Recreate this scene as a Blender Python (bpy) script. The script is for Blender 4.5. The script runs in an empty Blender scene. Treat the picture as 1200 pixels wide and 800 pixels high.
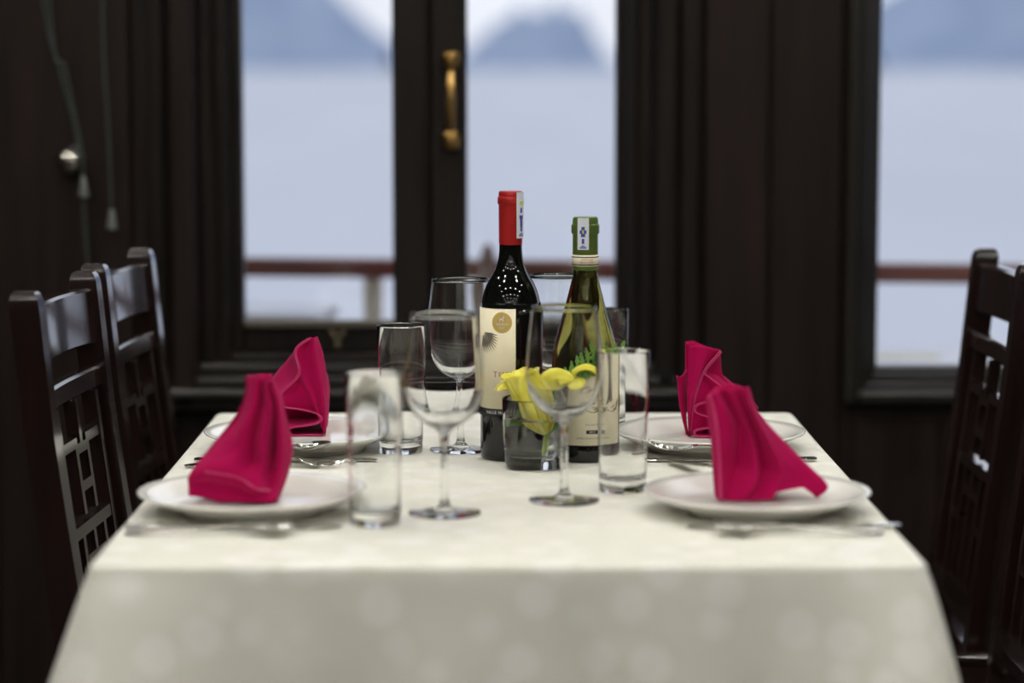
import bpy, bmesh, math, random
from mathutils import Vector, Matrix
random.seed(7)
sc = bpy.context.scene
COL = sc.collection
PI = math.pi

# ------------------------------------------------------------------ materials
def mat(name, color=(.5,.5,.5), rough=.5, metal=0, spec=.5, coat=0, coat_rough=.05, sheen=0, trans=0, ior=1.45, emis=None, estr=0, alpha=1):
    m = bpy.data.materials.new(name); m.use_nodes = True
    b = m.node_tree.nodes['Principled BSDF']
    b.inputs['Base Color'].default_value = (*color, 1)
    b.inputs['Roughness'].default_value = rough
    b.inputs['Metallic'].default_value = metal
    b.inputs['Specular IOR Level'].default_value = spec
    b.inputs['Coat Weight'].default_value = coat
    b.inputs['Coat Roughness'].default_value = coat_rough
    b.inputs['Sheen Weight'].default_value = sheen
    b.inputs['Transmission Weight'].default_value = trans
    b.inputs['IOR'].default_value = ior
    b.inputs['Alpha'].default_value = alpha
    if emis:
        b.inputs['Emission Color'].default_value = (*emis, 1)
        b.inputs['Emission Strength'].default_value = estr
    return m

def nodes(m): return m.node_tree.nodes, m.node_tree.links, m.node_tree.nodes['Principled BSDF']

def noise_mix(m, c1, c2, scale=(1,1,1), nscale=8, detail=6, lo=.35, hi=.65, bump=0, rough=None, bdist=.01):
    n, l, b = nodes(m)
    tc = n.new('ShaderNodeTexCoord'); mp = n.new('ShaderNodeMapping'); mp.inputs['Scale'].default_value = scale
    l.new(tc.outputs['Object'], mp.inputs['Vector'])
    t = n.new('ShaderNodeTexNoise'); t.inputs['Scale'].default_value = nscale; t.inputs['Detail'].default_value = detail
    l.new(mp.outputs[0], t.inputs['Vector'])
    r = n.new('ShaderNodeValToRGB')
    r.color_ramp.elements[0].position = lo; r.color_ramp.elements[0].color = (*c1, 1)
    r.color_ramp.elements[1].position = hi; r.color_ramp.elements[1].color = (*c2, 1)
    l.new(t.outputs['Fac'], r.inputs['Fac']); l.new(r.outputs['Color'], b.inputs['Base Color'])
    if bump:
        bp = n.new('ShaderNodeBump'); bp.inputs['Strength'].default_value = bump; bp.inputs['Distance'].default_value = bdist
        l.new(t.outputs['Fac'], bp.inputs['Height']); l.new(bp.outputs[0], b.inputs['Normal'])
    if rough:
        mr = n.new('ShaderNodeMapRange'); mr.inputs['To Min'].default_value = rough[0]; mr.inputs['To Max'].default_value = rough[1]
        l.new(t.outputs['Fac'], mr.inputs['Value']); l.new(mr.outputs[0], b.inputs['Roughness'])
    return m

M = {}
M['wall_wood'] = noise_mix(mat('dark_panel_wood', rough=.42, spec=.22), (.0105,.0072,.0060), (.020,.0112,.0092), (9,9,.6), 5, 8, .3, .7, rough=(.36,.52))
M['trim_wood'] = noise_mix(mat('dark_trim_wood', rough=.3, spec=.32), (.0075,.006,.0052), (.0145,.0098,.008), (9,9,.8), 6, 8, .3, .7, rough=(.25,.4))
M['sill_wood'] = noise_mix(mat('dark_sill_wood', rough=.3, spec=.6), (.012,.010,.009), (.018,.015,.012), (1.2,1.2,1.2), 3, 4, .3, .7, rough=(.26,.32))
M['chair_wood'] = noise_mix(mat('lacquered_rosewood', rough=.2, spec=.5, coat=1, coat_rough=.10), (.0085,.0045,.0042), (.018,.0075,.0065), (14,14,1.2), 5, 8, .3, .7)
M['floor_wood'] = noise_mix(mat('dark_floor_boards', rough=.35), (.012,.008,.006), (.03,.018,.012), (12,1,1), 4, 8, .3, .7)
M['ceiling'] = mat('ceiling_wood', (.09,.05,.03), .5)
M['room_wall'] = mat('side_wall_wood', (.03,.018,.013), .5)
M['brass'] = noise_mix(mat('aged_brass', rough=.3, metal=1), (.42,.24,.07), (.62,.40,.14), (1,1,1), 60, 4)
M['steel'] = mat('polished_steel', (.62,.61,.58), .12, 1)
M['china'] = mat('white_china', (.80,.79,.74), .12, 0, .5, .4)
M['cord'] = mat('grey_cord', (.035,.045,.04), .8)
M['tassel'] = mat('grey_plastic', (.13,.14,.135), .5)
M['rail_wood'] = noise_mix(mat('red_brown_rail_wood', rough=.6), (.13,.045,.03), (.21,.08,.055), (1,9,9), 6, 4)
M['white_paint'] = mat('white_boat_paint', (.80,.81,.86), .5)
M['cream_paint'] = mat('cream_paint', (.80,.73,.58), .5)
M['yellow_paint'] = mat('faded_yellow_paint', (.62,.60,.34), .5)
M['grey_paint'] = mat('grey_seam', (.30,.31,.36), .5)
M['brown_paint'] = mat('brown_post_wood', (.22,.15,.12), .6)
M['lamp'] = mat('lamp_glow', (.9,.9,.9), .5, emis=(1,.975,.91), estr=262)
M['lamp_trim'] = mat('lamp_trim_metal', (.6,.6,.58), .3, 1)

# damask cloth
m = mat('white_damask_cloth', (.80,.79,.73), .55, spec=.3, sheen=.15); M['cloth'] = m
n, l, b = nodes(m)
tc = n.new('ShaderNodeTexCoord')
vo = n.new('ShaderNodeTexVoronoi'); vo.inputs['Scale'].default_value = 21; vo.inputs['Randomness'].default_value = 1
l.new(tc.outputs['Object'], vo.inputs['Vector'])
rp = n.new('ShaderNodeValToRGB')
rp.color_ramp.elements[0].position = .30; rp.color_ramp.elements[0].color = (.82,.805,.745,1)
rp.color_ramp.elements[1].position = .52; rp.color_ramp.elements[1].color = (.745,.735,.65,1)
l.new(vo.outputs['Distance'], rp.inputs['Fac']); l.new(rp.outputs[0], b.inputs['Base Color'])
mr = n.new('ShaderNodeMapRange'); mr.inputs['From Min'].default_value = .3; mr.inputs['From Max'].default_value = .46
mr.inputs['To Min'].default_value = .38; mr.inputs['To Max'].default_value = .6
l.new(vo.outputs['Distance'], mr.inputs['Value']); l.new(mr.outputs[0], b.inputs['Roughness'])
nz = n.new('ShaderNodeTexNoise'); nz.inputs['Scale'].default_value = 7; nz.inputs['Detail'].default_value = 3
l.new(tc.outputs['Object'], nz.inputs['Vector'])
bp = n.new('ShaderNodeBump'); bp.inputs['Strength'].default_value = .35; bp.inputs['Distance'].default_value = .02
l.new(nz.outputs['Fac'], bp.inputs['Height']); l.new(bp.outputs[0], b.inputs['Normal'])

# napkin
m = mat('crimson_napkin_cloth', (.37,.002,.066), .85, spec=.1, sheen=.12); M['napkin'] = m
n, l, b = nodes(m)
b.inputs['Sheen Tint'].default_value = (1,.25,.5,1)
tc = n.new('ShaderNodeTexCoord')
wv = n.new('ShaderNodeTexNoise'); wv.inputs['Scale'].default_value = 900; wv.inputs['Detail'].default_value = 2
l.new(tc.outputs['Object'], wv.inputs['Vector'])
bp = n.new('ShaderNodeBump'); bp.inputs['Strength'].default_value = .25; bp.inputs['Distance'].default_value = .0006
l.new(wv.outputs['Fac'], bp.inputs['Height']); l.new(bp.outputs[0], b.inputs['Normal'])
M['hem'] = mat('napkin_hem', (.56,.035,.16), .8, spec=.15, sheen=.3)

def thin_glass(name, tint=(1,1,1), edge=.55, base=.04, rough=.04):
    m = bpy.data.materials.new(name); m.use_nodes = True
    nt = m.node_tree; n = nt.nodes; l = nt.links; n.clear()
    out = n.new('ShaderNodeOutputMaterial'); mx = n.new('ShaderNodeMixShader')
    tr = n.new('ShaderNodeBsdfTransparent'); tr.inputs[0].default_value = (*tint, 1)
    gl = n.new('ShaderNodeBsdfGlossy'); gl.inputs['Roughness'].default_value = rough
    lw = n.new('ShaderNodeLayerWeight'); lw.inputs['Blend'].default_value = .5
    pw = n.new('ShaderNodeMath'); pw.operation = 'POWER'; pw.inputs[1].default_value = 4
    ma = n.new('ShaderNodeMath'); ma.operation = 'MULTIPLY_ADD'; ma.inputs[1].default_value = edge; ma.inputs[2].default_value = base
    l.new(lw.outputs['Facing'], pw.inputs[0]); l.new(pw.outputs[0], ma.inputs[0])
    l.new(ma.outputs[0], mx.inputs[0]); l.new(tr.outputs[0], mx.inputs[1]); l.new(gl.outputs[0], mx.inputs[2])
    l.new(mx.outputs[0], out.inputs[0])
    return m
M['pane'] = thin_glass('window_glass', (.97,.98,1), .5, .04)
M['bowl'] = mat('clear_drinking_glass', (.985,.99,.985), .0, trans=1, ior=1.46)
M['solid_glass'] = mat('clear_solid_glass', (.97,.98,.97), 0, trans=1, ior=1.48)
M['water_glass'] = mat('clear_water', (.98,.99,.98), 0, trans=1, ior=1.33)
M['red_bottle'] = mat('black_wine_bottle_glass', (.0035,.004,.0035), .03, spec=.6)
M['white_bottle'] = mat('olive_wine_bottle_glass', (.31,.30,.085), .0, trans=1, ior=1.38)
M['red_foil'] = mat('red_foil', (.42,.020,.020), .32, .2)
M['green_foil'] = mat('green_foil', (.11,.17,.04), .32, .3)
M['label'] = noise_mix(mat('cream_label_paper', rough=.6, spec=.2), (.78,.71,.50), (.82,.75,.55), (1,1,1), 20, 3)
M['label2'] = noise_mix(mat('pale_label_paper', rough=.6, spec=.2), (.74,.69,.50), (.80,.75,.57), (1,1,1), 20, 3)
M['gold'] = mat('gold_seal', (.60,.43,.13), .4, .1)
M['ink'] = mat('grey_ink', (.16,.14,.11), .7)
M['ink_red'] = mat('red_ink', (.42,.06,.07), .7)
M['ink_black'] = mat('black_ink', (.012,.012,.012), .6)
M['ink_blue'] = mat('blue_ink', (.06,.08,.36), .7)
M['stamp'] = mat('tax_seal_paper', (.70,.73,.80), .5)
M['stamp_yellow'] = mat('yellow_green_ink', (.55,.62,.04), .6)
M['white_ink'] = mat('white_ink', (.75,.74,.70), .6)
M['petal'] = noise_mix(mat('yellow_petal', rough=.5, spec=.3, sheen=.2), (.78,.70,.03), (.88,.83,.16), (1,1,1), 35, 3)
nodes(M['petal'])[2].inputs['Subsurface Weight'].default_value = .25
nodes(M['petal'])[2].inputs['Subsurface Radius'].default_value = (.01,.008,.002)
M['stem'] = mat('green_stem', (.32,.45,.05), .5)
M['leaf'] = noise_mix(mat('green_leaf', rough=.5), (.06,.19,.02), (.16,.34,.05), (1,1,1), 60, 3)
M['stamen'] = mat('stamen', (.22,.09,.01), .7)
# outside
M['sea'] = noise_mix(mat('calm_grey_sea', rough=.6, spec=.3), (.635,.65,.69), (.69,.70,.735), (.03,.004,1), 3, 3)
M['hill'] = noise_mix(mat('haze_blue_hill', rough=.95, spec=0), (.33,.40,.53), (.42,.49,.61), (.01,.01,.01), 3, 4)  # blue of the distance haze is mixed into the base colour

# ------------------------------------------------------------------ helpers
def obj(name, bm, m, parent=None, smooth=False, label=None):
    me = bpy.data.meshes.new(name)
    bmesh.ops.recalc_face_normals(bm, faces=bm.faces[:])
    bm.to_mesh(me); bm.free()
    mats = m if isinstance(m, (list, tuple)) else [m]
    for x in mats: me.materials.append(x)
    if smooth:
        for p in me.polygons: p.use_smooth = True
    o = bpy.data.objects.new(name, me); COL.objects.link(o)
    if parent: o.parent = parent
    if label: o['label'] = label
    return o

def autosmooth(o, deg=35):
    me = o.data
    for p in me.polygons: p.use_smooth = True
    bm = bmesh.new(); bm.from_mesh(me)
    for e in bm.edges:
        e.smooth = not (len(e.link_faces) == 2 and e.calc_face_angle(0) > math.radians(deg))
    bm.to_mesh(me); bm.free()
    return o

def tag(o, label, cat, group=None, kind=None):
    o['label'] = label; o['category'] = cat
    if group: o['group'] = group
    if kind: o['kind'] = kind
    return o

def thing(name, label, cat, loc=(0,0,0), rz=0, group=None):
    o = bpy.data.objects.new(name, None); COL.objects.link(o)
    o.location = loc; o.rotation_euler = (0,0,rz); o.empty_display_size = .05
    return tag(o, label, cat, group)

def struct(name, bm, m, parent=None, smooth=False):
    o = obj(name, bm, m, parent, smooth)
    if not parent: o['kind'] = 'structure'
    return o

def copy_tree(o, loc=None, rz=None, label=None):
    c = o.copy(); COL.objects.link(c)
    if loc is not None: c.location = loc
    if rz is not None: c.rotation_euler = (0,0,rz)
    if label: c['label'] = label
    for ch in list(o.children):
        k = ch.copy(); COL.objects.link(k); k.parent = c
        for g in list(ch.children):
            q = g.copy(); COL.objects.link(q); q.parent = k
    return c

def add_box(bm, x0,x1,y0,y1,z0,z1, bev=0, seg=1):
    t = bmesh.new()
    bmesh.ops.create_cube(t, size=1)
    for v in t.verts:
        v.co = Vector(((x0+x1)/2+v.co.x*(x1-x0), (y0+y1)/2+v.co.y*(y1-y0), (z0+z1)/2+v.co.z*(z1-z0)))
    if bev: bmesh.ops.bevel(t, geom=t.edges[:], offset=bev, segments=seg, affect='EDGES', profile=.5)
    me = bpy.data.meshes.new('tmp'); t.to_mesh(me); t.free(); bm.from_mesh(me); bpy.data.meshes.remove(me)
    return bm
def box(*a, **k): return add_box(bmesh.new(), *a, **k)

def add_lathe(bm, prof, segs=48, cx=0, cy=0, cz=0, closed=False):
    rings = []
    for r, z in prof:
        if r < 1e-6: rings.append([bm.verts.new((cx, cy, cz+z))])
        else: rings.append([bm.verts.new((cx+r*math.cos(2*PI*i/segs), cy+r*math.sin(2*PI*i/segs), cz+z)) for i in range(segs)])
    prs = list(zip(rings, rings[1:]))
    if closed: prs.append((rings[-1], rings[0]))
    for a, b in prs:
        for i in range(segs):
            j = (i+1) % segs
            if len(a) == 1 and len(b) == 1: continue
            if len(a) == 1: bm.faces.new((a[0], b[j], b[i]))
            elif len(b) == 1: bm.faces.new((a[i], a[j], b[0]))
            else: bm.faces.new((a[i], a[j], b[j], b[i]))
    return bm

def cr(pts, n):
    """Catmull-Rom resample"""
    pts = [Vector(p) for p in pts]; out = []
    for i in range(len(pts)-1):
        p0 = pts[max(i-1,0)]; p1 = pts[i]; p2 = pts[i+1]; p3 = pts[min(i+2, len(pts)-1)]
        for k in range(n):
            t = k/n
            out.append(.5*((2*p1)+(p2-p0)*t+(2*p0-5*p1+4*p2-p3)*t*t+(3*p1-p0-3*p2+p3)*t**3))
    out.append(pts[-1]); return out

def add_tube(bm, pts, r, segs=10, caps=True):
    pts = [Vector(p) for p in pts]; n = len(pts)
    rs = r if isinstance(r, (list, tuple)) else [r]*n
    rings = []; up = None
    for i, p in enumerate(pts):
        d = (pts[min(i+1,n-1)]-pts[max(i-1,0)])
        if d.length < 1e-9: d = Vector((0,0,1))
        d.normalize()
        if up is None:
            up = Vector((0,0,1)) if abs(d.z) < .9 else Vector((1,0,0))
        s = d.cross(up)
        if s.length < 1e-6: s = d.cross(Vector((0,1,0)))
        s.normalize(); up = s.cross(d).normalized()
        rings.append([bm.verts.new(p+(s*math.cos(2*PI*k/segs)+up*math.sin(2*PI*k/segs))*rs[i]) for k in range(segs)])
    for a, b in zip(rings, rings[1:]):
        for k in range(segs):
            bm.faces.new((a[k], a[(k+1)%segs], b[(k+1)%segs], b[k]))
    if caps: bm.faces.new(rings[0]); bm.faces.new(rings[-1][::-1])
    return bm

def grid_faces(bm, G, mi=0):
    V = [[bm.verts.new(p) for p in row] for row in G]
    for a, b in zip(V, V[1:]):
        for i in range(len(a)-1):
            f = bm.faces.new((a[i], a[i+1], b[i+1], b[i])); f.material_index = mi
    return V

def thicken(bm, t):
    """turn an open sheet into a closed one with thickness t"""
    bmesh.ops.recalc_face_normals(bm, faces=bm.faces[:])
    bmesh.ops.solidify(bm, geom=bm.faces[:], thickness=t)
    return bm

def text_mesh(s, size, space=1.0):
    cu = bpy.data.curves.new('t', 'FONT'); cu.body = s; cu.size = size; cu.align_x = 'CENTER'; cu.align_y = 'CENTER'
    cu.space_character = space; cu.extrude = 0; cu.fill_mode = 'FRONT'
    o = bpy.data.objects.new('t', cu); COL.objects.link(o)
    dg = bpy.context.evaluated_depsgraph_get(); dg.update()
    me = bpy.data.meshes.new_from_object(o.evaluated_get(dg))
    bpy.data.objects.remove(o); bpy.data.curves.remove(cu)
    bm = bmesh.new(); bm.from_mesh(me); bpy.data.meshes.remove(me)
    return bm

def wrap(bm, R, a0, z0):
    """bend flat x,y art onto a cylinder about z; angle 0 faces -Y, positive angle to +X"""
    bmesh.ops.subdivide_edges(bm, edges=[e for e in bm.edges if e.calc_length() > .004], cuts=3) if any(e.calc_length() > .004 for e in bm.edges) else None
    for v in bm.verts:
        a = a0 + v.co.x/R
        v.co = Vector((R*math.sin(a), -R*math.cos(a), z0+v.co.y))
    return bm

def patch(bm, R, a1, a2, z1, z2, n=24, t=.0004, mi=0):
    """curved label of thickness t on a cylinder (a1..a2 in radians)"""
    rows = []
    for z in (z1, z2):
        rows.append([Vector((R*math.sin(a1+(a2-a1)*i/n), -R*math.cos(a1+(a2-a1)*i/n), z)) for i in range(n+1)])
    V = grid_faces(bm, rows, mi)
    rows = []
    for z in (z1, z2):
        rows.append([Vector(((R+t)*math.sin(a1+(a2-a1)*i/n), -(R+t)*math.cos(a1+(a2-a1)*i/n), z)) for i in range(n+1)])
    W = grid_faces(bm, rows, mi)
    for a, b in zip(V[0], V[0][1:]):
        pass
    for i in range(n):
        for r in (0, 1): f = bm.faces.new((V[r][i], V[r][i+1], W[r][i+1], W[r][i])); f.material_index = mi
    for i in (0, n): f = bm.faces.new((V[0][i], V[1][i], W[1][i], W[0][i])); f.material_index = mi
    return bm

# ------------------------------------------------------------------ camera
cam = bpy.data.cameras.new('camera'); co = bpy.data.objects.new('camera', cam); COL.objects.link(co)
cam.sensor_width = 36; cam.lens = 36*2833/1200
co.location = (0, 0, 1.196)
co.rotation_euler = (math.radians(90-6.0848), 0, math.radians(-.4022))
cam.clip_start = .05; cam.clip_end = 5000
cam.dof.use_dof = True; cam.dof.focus_distance = 2.92; cam.dof.aperture_fstop = 2.1
sc.camera = co

# ------------------------------------------------------------------ room
WY = 4.0
struct('floor', box(-2.6, 2.8, -6.6, 4.1, -.05, 0), M['floor_wood'])
struct('ceiling', box(-2.6, 2.8, -6.6, 4.1, 2.35, 2.40), M['ceiling'])
struct('wall_left', box(-2.65, -2.6, -6.6, 4.1, 0, 2.35), M['room_wall'])
struct('wall_right', box(2.8, 2.85, -6.6, 4.1, 0, 2.35), M['room_wall'])
struct('wall_behind', box(-2.6, 2.8, -6.65, -6.6, 0, 2.35), M['room_wall'])
# back wall with two openings, made as one mesh of solid blocks
W1 = (-.488, .262, .735, 2.06)   # window 1 rough opening x0 x1 z0 z1
W2 = (.600, 1.50, .680, 2.06)
bm = bmesh.new()
add_box(bm, -2.6, W1[0], WY, WY+.10, 0, 2.35)
add_box(bm, W1[0], W1[1], WY, WY+.10, 0, W1[2]); add_box(bm, W1[0], W1[1], WY, WY+.10, W1[3], 2.35)
add_box(bm, W1[1], W2[0], WY, WY+.10, 0, 2.35)
add_box(bm, W2[0], W2[1], WY, WY+.10, 0, W2[2]); add_box(bm, W2[0], W2[1], WY, WY+.10, W2[3], 2.35)
add_box(bm, W2[1], 2.8, WY, WY+.10, 0, 2.35)
# vertical board joints below the sills and on the pier: shallow raised boards
for x0, x1 in ((-.49,-.29),(-.285,-.10),(-.095,.09),(.095,.26)):
    add_box(bm, x0, x1, WY-.006, WY+.01, .02, .655, .002)
for x0, x1 in ((.60,.74),(.745,.90),(.905,1.06),(1.065,1.22),(1.225,1.38),(1.385,1.54)):
    add_box(bm, x0, x1, WY-.006, WY+.01, .02, .64, .002)
for x0, x1 in ((.345,.452),(.456,.572)):
    add_box(bm, x0, x1, WY-.008, WY+.01, .02, 2.34, .003)
struct('wall_back', bm, M['wall_wood'])

# pilasters and casings
bm = bmesh.new(); add_box(bm, -.596, -.532, WY-.035, WY, 0, 2.35, .006, 2); add_box(bm, -.565, -.54, WY-.045, WY-.03, 0, 2.35, .004, 2)
struct('trim_1', bm, M['trim_wood'])
bm = bmesh.new(); add_box(bm, -.532, -.489, WY-.06, WY, .66, 2.35, .01, 3)
struct('trim_2', bm, M['wall_wood'])
bm = bmesh.new(); add_box(bm, .262, .30, WY-.05, WY, 0, 2.35, .01, 3); add_box(bm, .30, .34, WY-.028, WY, 0, 2.35, .008, 2)
struct('trim_3', bm, M['trim_wood'])
struct('baseboard_back', box(-2.6, 2.8, WY-.02, WY, 0, .12, .004), M['trim_wood'])

# door at the left with a metal knob
door = bpy.data.objects.new('door_1', None); COL.objects.link(door); door.location = (-1.02, WY-.02, 0); door['kind'] = 'structure'
bm = bmesh.new(); add_box(bm, -.42, .424, -.02, .018, .0, 2.05, .003)
obj('door_slab', bm, M['wall_wood'], door)
bm = bmesh.new()
for x0, x1, z0, z1 in ((-.32,.195,.18,.92),(-.32,.195,1.12,1.95)):
    add_box(bm, x0, x1, -.03, -.018, z0, z1, .008, 2)
obj('door_panel', bm, M['trim_wood'], door)
bm = bmesh.new()
kn = [(0,0),(.022,0),(.022,.004),(.010,.006),(.009,.022),(.016,.028),(.0215,.036),(.021,.046),(.012,.053),(0,.054)]
add_lathe(bm, kn, 32); bmesh.ops.rotate(bm, verts=bm.verts[:], matrix=Matrix.Rotation(PI/2, 3, 'X'))
bmesh.ops.translate(bm, verts=bm.verts[:], vec=(.332, -.02, 1.070))
obj('door_knob', bm, mat('nickel', (.42,.40,.36), .18, 1), door, True, 'round metal knob')
bm = bmesh.new(); add_box(bm, .43, .455, -.012, .018, 0, 2.1, .003)
obj('door_jamb', bm, M['trim_wood'], door)

# hanging cords
def cord(name, pts, label):
    t = thing(name, label, 'cord', pts[-1], 0)
    base = Vector(pts[-1])
    loc = [Vector(p)-base for p in cr(pts, 8)]
    obj('string', add_tube(bmesh.new(), loc, .0022, 8), M['cord'], t, True)
    bm = add_lathe(bmesh.new(), [(0,.002),(.003,.002),(.0045,-.006),(.0085,-.028),(.008,-.031),(0,-.031)], 20)
    obj('tassel', bm, M['tassel'], t, True, 'pale grey tapered cord end')
    return t
cord('blind_cord', [(-.745,3.93,2.3),(-.715,3.92,1.34),(-.69,3.91,1.22),(-.668,3.91,1.10),(-.664,3.91,1.045)], 'thin dark cord beside the round knob, its grey end just below the knob')
cord('blind_cord', [(-.632,3.93,2.3),(-.630,3.92,1.34),(-.624,3.915,1.15),(-.620,3.915,.992)], 'straight thin cord left of the tall window, with the lower grey end')
t = thing('hanging_cable', 'thin dark cable slanting past the knob and down behind the left chairs', 'cable', (-.652,3.93,.60))
obj('wire', add_tube(bmesh.new(), cr([(-.12,0,1.70),(-.078,-.005,.80),(-.050,-.005,.62),(-.022,-.005,.50),(-.010,-.005,.30),(0,0,0)], 8), .0026, 8), M['cord'], t, True)

# window 1: two narrow casements meeting under a brass pull
w1 = bpy.data.objects.new('window_1', None); COL.objects.link(w1); w1.location = (0, WY, 0); w1['kind'] = 'structure'
bm = bmesh.new()
add_box(bm, -.489, -.462, -.012, .09, .735, 2.06, .005, 2); add_box(bm, -.462, -.440, 0, .09, .735, 2.06, .003, 2)
add_box(bm, .236, .262, -.012, .09, .735, 2.06, .005, 2); add_box(bm, .218, .236, 0, .09, .735, 2.06, .003, 2)
add_box(bm, -.489, .262, -.012, .09, 2.02, 2.08, .005, 2)
add_box(bm, -.440, .218, .0, .09, .735, .748, .003)
obj('window_frame', bm, M['trim_wood'], w1)
def sash(name, x0, x1, gx0, gx1, zb):
    t = obj(name, (lambda b: (add_box(b, x0, gx0, .02, .06, .748, 2.02, .003), add_box(b, gx1, x1, .02, .06, .748, 2.02, .003),
        add_box(b, gx0, gx1, .022, .058, .748, zb, .003), add_box(b, gx0, gx1, .022, .058, 1.96, 2.02, .003), b)[-1])(bmesh.new()), M['trim_wood'], w1)
    obj('pane', box(gx0, gx1, .038, .042, zb, 1.96), M['pane'], t)
    bm = bmesh.new(); add_box(bm, gx0, gx1, .010, .030, zb-.008, zb+.004, .002); 
    obj('glazing_bead', bm, mat('pale_bead_wood', (.10,.085,.065), .4), t, False, 'pale ledge strip under the glass')  # bead in a paler tone than the sash wood
    return t
obj('astragal', box(-.118, -.098, .060, .072, .748, 2.02, .003), M['trim_wood'], w1)
s1 = sash('casement_sash', -.440, -.110, -.419, -.170, .800)
s2 = sash('casement_sash', -.106, .218, -.046, .200, .800)
bm = bmesh.new()   # small Y-shaped latch on the lower rail
add_tube(bm, [(-.262,.012,.748),(-.262,.008,.772)], .0045, 10); add_tube(bm, [(-.262,.008,.772),(-.274,.010,.787)], .004, 8); add_tube(bm, [(-.262,.008,.772),(-.250,.010,.787)], .004, 8)
obj('latch', bm, mat('dull_brass', (.12,.10,.06), .4, .6), s1, True, 'small dull brass latch')
bm = bmesh.new()   # bowed brass pull
zt, zb_ = 1.242, 1.095
add_tube(bm, cr([(0,0,zt-.012),(0,-.018,zt-.026),(0,-.028,zt-.045),(0,-.031,(zt+zb_)/2),(0,-.028,zb_+.045),(0,-.018,zb_+.026),(0,0,zb_+.012)], 8),
    [(.0036+.0034*math.sin(PI*k/48)**2) for k in range(49)], 14)
for zc, s in ((zt-.010, 1), (zb_+.010, -1)):
    b2 = add_lathe(bmesh.new(), [(0,0),(.0155,0),(.0155,.003),(.009,.006),(.0065,.010),(0,.010)], 24)
    bmesh.ops.rotate(b2, verts=b2.verts[:], matrix=Matrix.Rotation(PI/2, 3, 'X')); bmesh.ops.translate(b2, verts=b2.verts[:], vec=(0,0,zc))
    me = bpy.data.meshes.new('x'); b2.to_mesh(me); b2.free(); bm.from_mesh(me); bpy.data.meshes.remove(me)
    add_tube(bm, [(0,-.018,zc-s*.012),(0,-.012,zc-s*.002),(0,-.008,zc+s*.006),(0,-.006,zc+s*.013)], [.0055,.0095,.0135,.0145], 16)
bmesh.ops.translate(bm, verts=bm.verts[:], vec=(-.0730, .02, 0))
obj('pull_handle', bm, M['brass'], s2, True, 'brass bow pull handle')
# sill of window 1
bm = bmesh.new()
add_box(bm, -.545, .30, -.030, .0, .716, .736, .004, 2)
add_box(bm, -.53, .30, -.050, .0, .700, .716, .004, 2)
add_box(bm, -.56, .34, -.085, .0, .684, .699, .005, 3)
add_box(bm, -.55, .335, -.06, .0, .662, .684, .006, 3)
obj('window_sill', bm, M['sill_wood'], w1)

# window 2: large fixed pane with stepped picture-frame moulding
w2 = bpy.data.objects.new('window_2', None); COL.objects.link(w2); w2.location = (0, WY, 0); w2['kind'] = 'structure'
def ringframe(bm, x0,x1,z0,z1, w, y0,y1, bev=.003):
    add_box(bm, x0, x0+w, y0, y1, z0, z1, bev, 2); add_box(bm, x1-w, x1, y0, y1, z0, z1, bev, 2)
    add_box(bm, x0+w, x1-w, y0, y1, z0, z0+w, bev, 2); add_box(bm, x0+w, x1-w, y0, y1, z1-w, z1, bev, 2)
bm = bmesh.new()
ringframe(bm, .578, 1.52, .668, 2.10, .022, -.036, .0, .006)
ringframe(bm, .598, 1.50, .686, 2.08, .016, -.020, .06, .004)
ringframe(bm, .612, 1.486, .700, 2.066, .016, .0, .07, .004)
ringframe(bm, .626, 1.472, .712, 2.054, .013, .018, .06, .003)
obj('window_frame', bm, M['sill_wood'], w2)
obj('pane', box(.638, 1.46, .038, .042, .724, 2.04), M['pane'], w2)

# ------------------------------------------------------------------ ceiling lamps
lamp = None; k = 0
for iy, y in enumerate((-5.9,-4.9,-3.9,-2.9,-1.9,-1.1,-.3,.5,1.3,2.1,2.9,3.6)):
    for ix, x in enumerate((-1.5,-.75,-.0,.75,1.5)):
        if lamp is None:
            lamp = thing('ceiling_lamp', 'small round recessed lamp in the ceiling', 'lamp', (x,y,2.35), 0, 'recessed ceiling lamps')
            obj('lamp_ring', add_lathe(bmesh.new(), [(.036,-.001),(.048,-.001),(.050,-.006),(.040,-.008),(.036,-.004)], 32, closed=True), M['lamp_trim'], lamp, True)
            obj('bulb', add_lathe(bmesh.new(), [(0,-.0045),(.036,-.003),(.036,-.001),(0,-.001)], 32), M['lamp'], lamp, True)
        else: copy_tree(lamp, (x,y,2.35), 0)

# ------------------------------------------------------------------ table and cloth
TX0, TX1, TY0, TY1, TZ = -.378, .403, 2.222, 3.270, .75
tcx, tcy = (TX0+TX1)/2, (TY0+TY1)/2
tb = thing('dining_table', 'rectangular pedestal dining table hidden under the white cloth', 'table', (tcx, tcy, 0))
hx, hy = (TX1-TX0)/2, (TY1-TY0)/2
obj('tabletop', box(-hx+.004, hx-.004, -hy+.004, hy-.004, .722, TZ-.002, .004), M['chair_wood'], tb)
for yy in (-.22, .22):
    obj('pedestal_column', add_lathe(bmesh.new(), [(0,.05),(.045,.05),(.04,.12),(.028,.2),(.034,.45),(.045,.66),(.06,.722),(0,.722)], 24, 0, yy), M['chair_wood'], tb, True)
obj('pedestal_foot', box(-.05,.05,-.42,.42,0,.05,.01), M['chair_wood'], tb)

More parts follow.
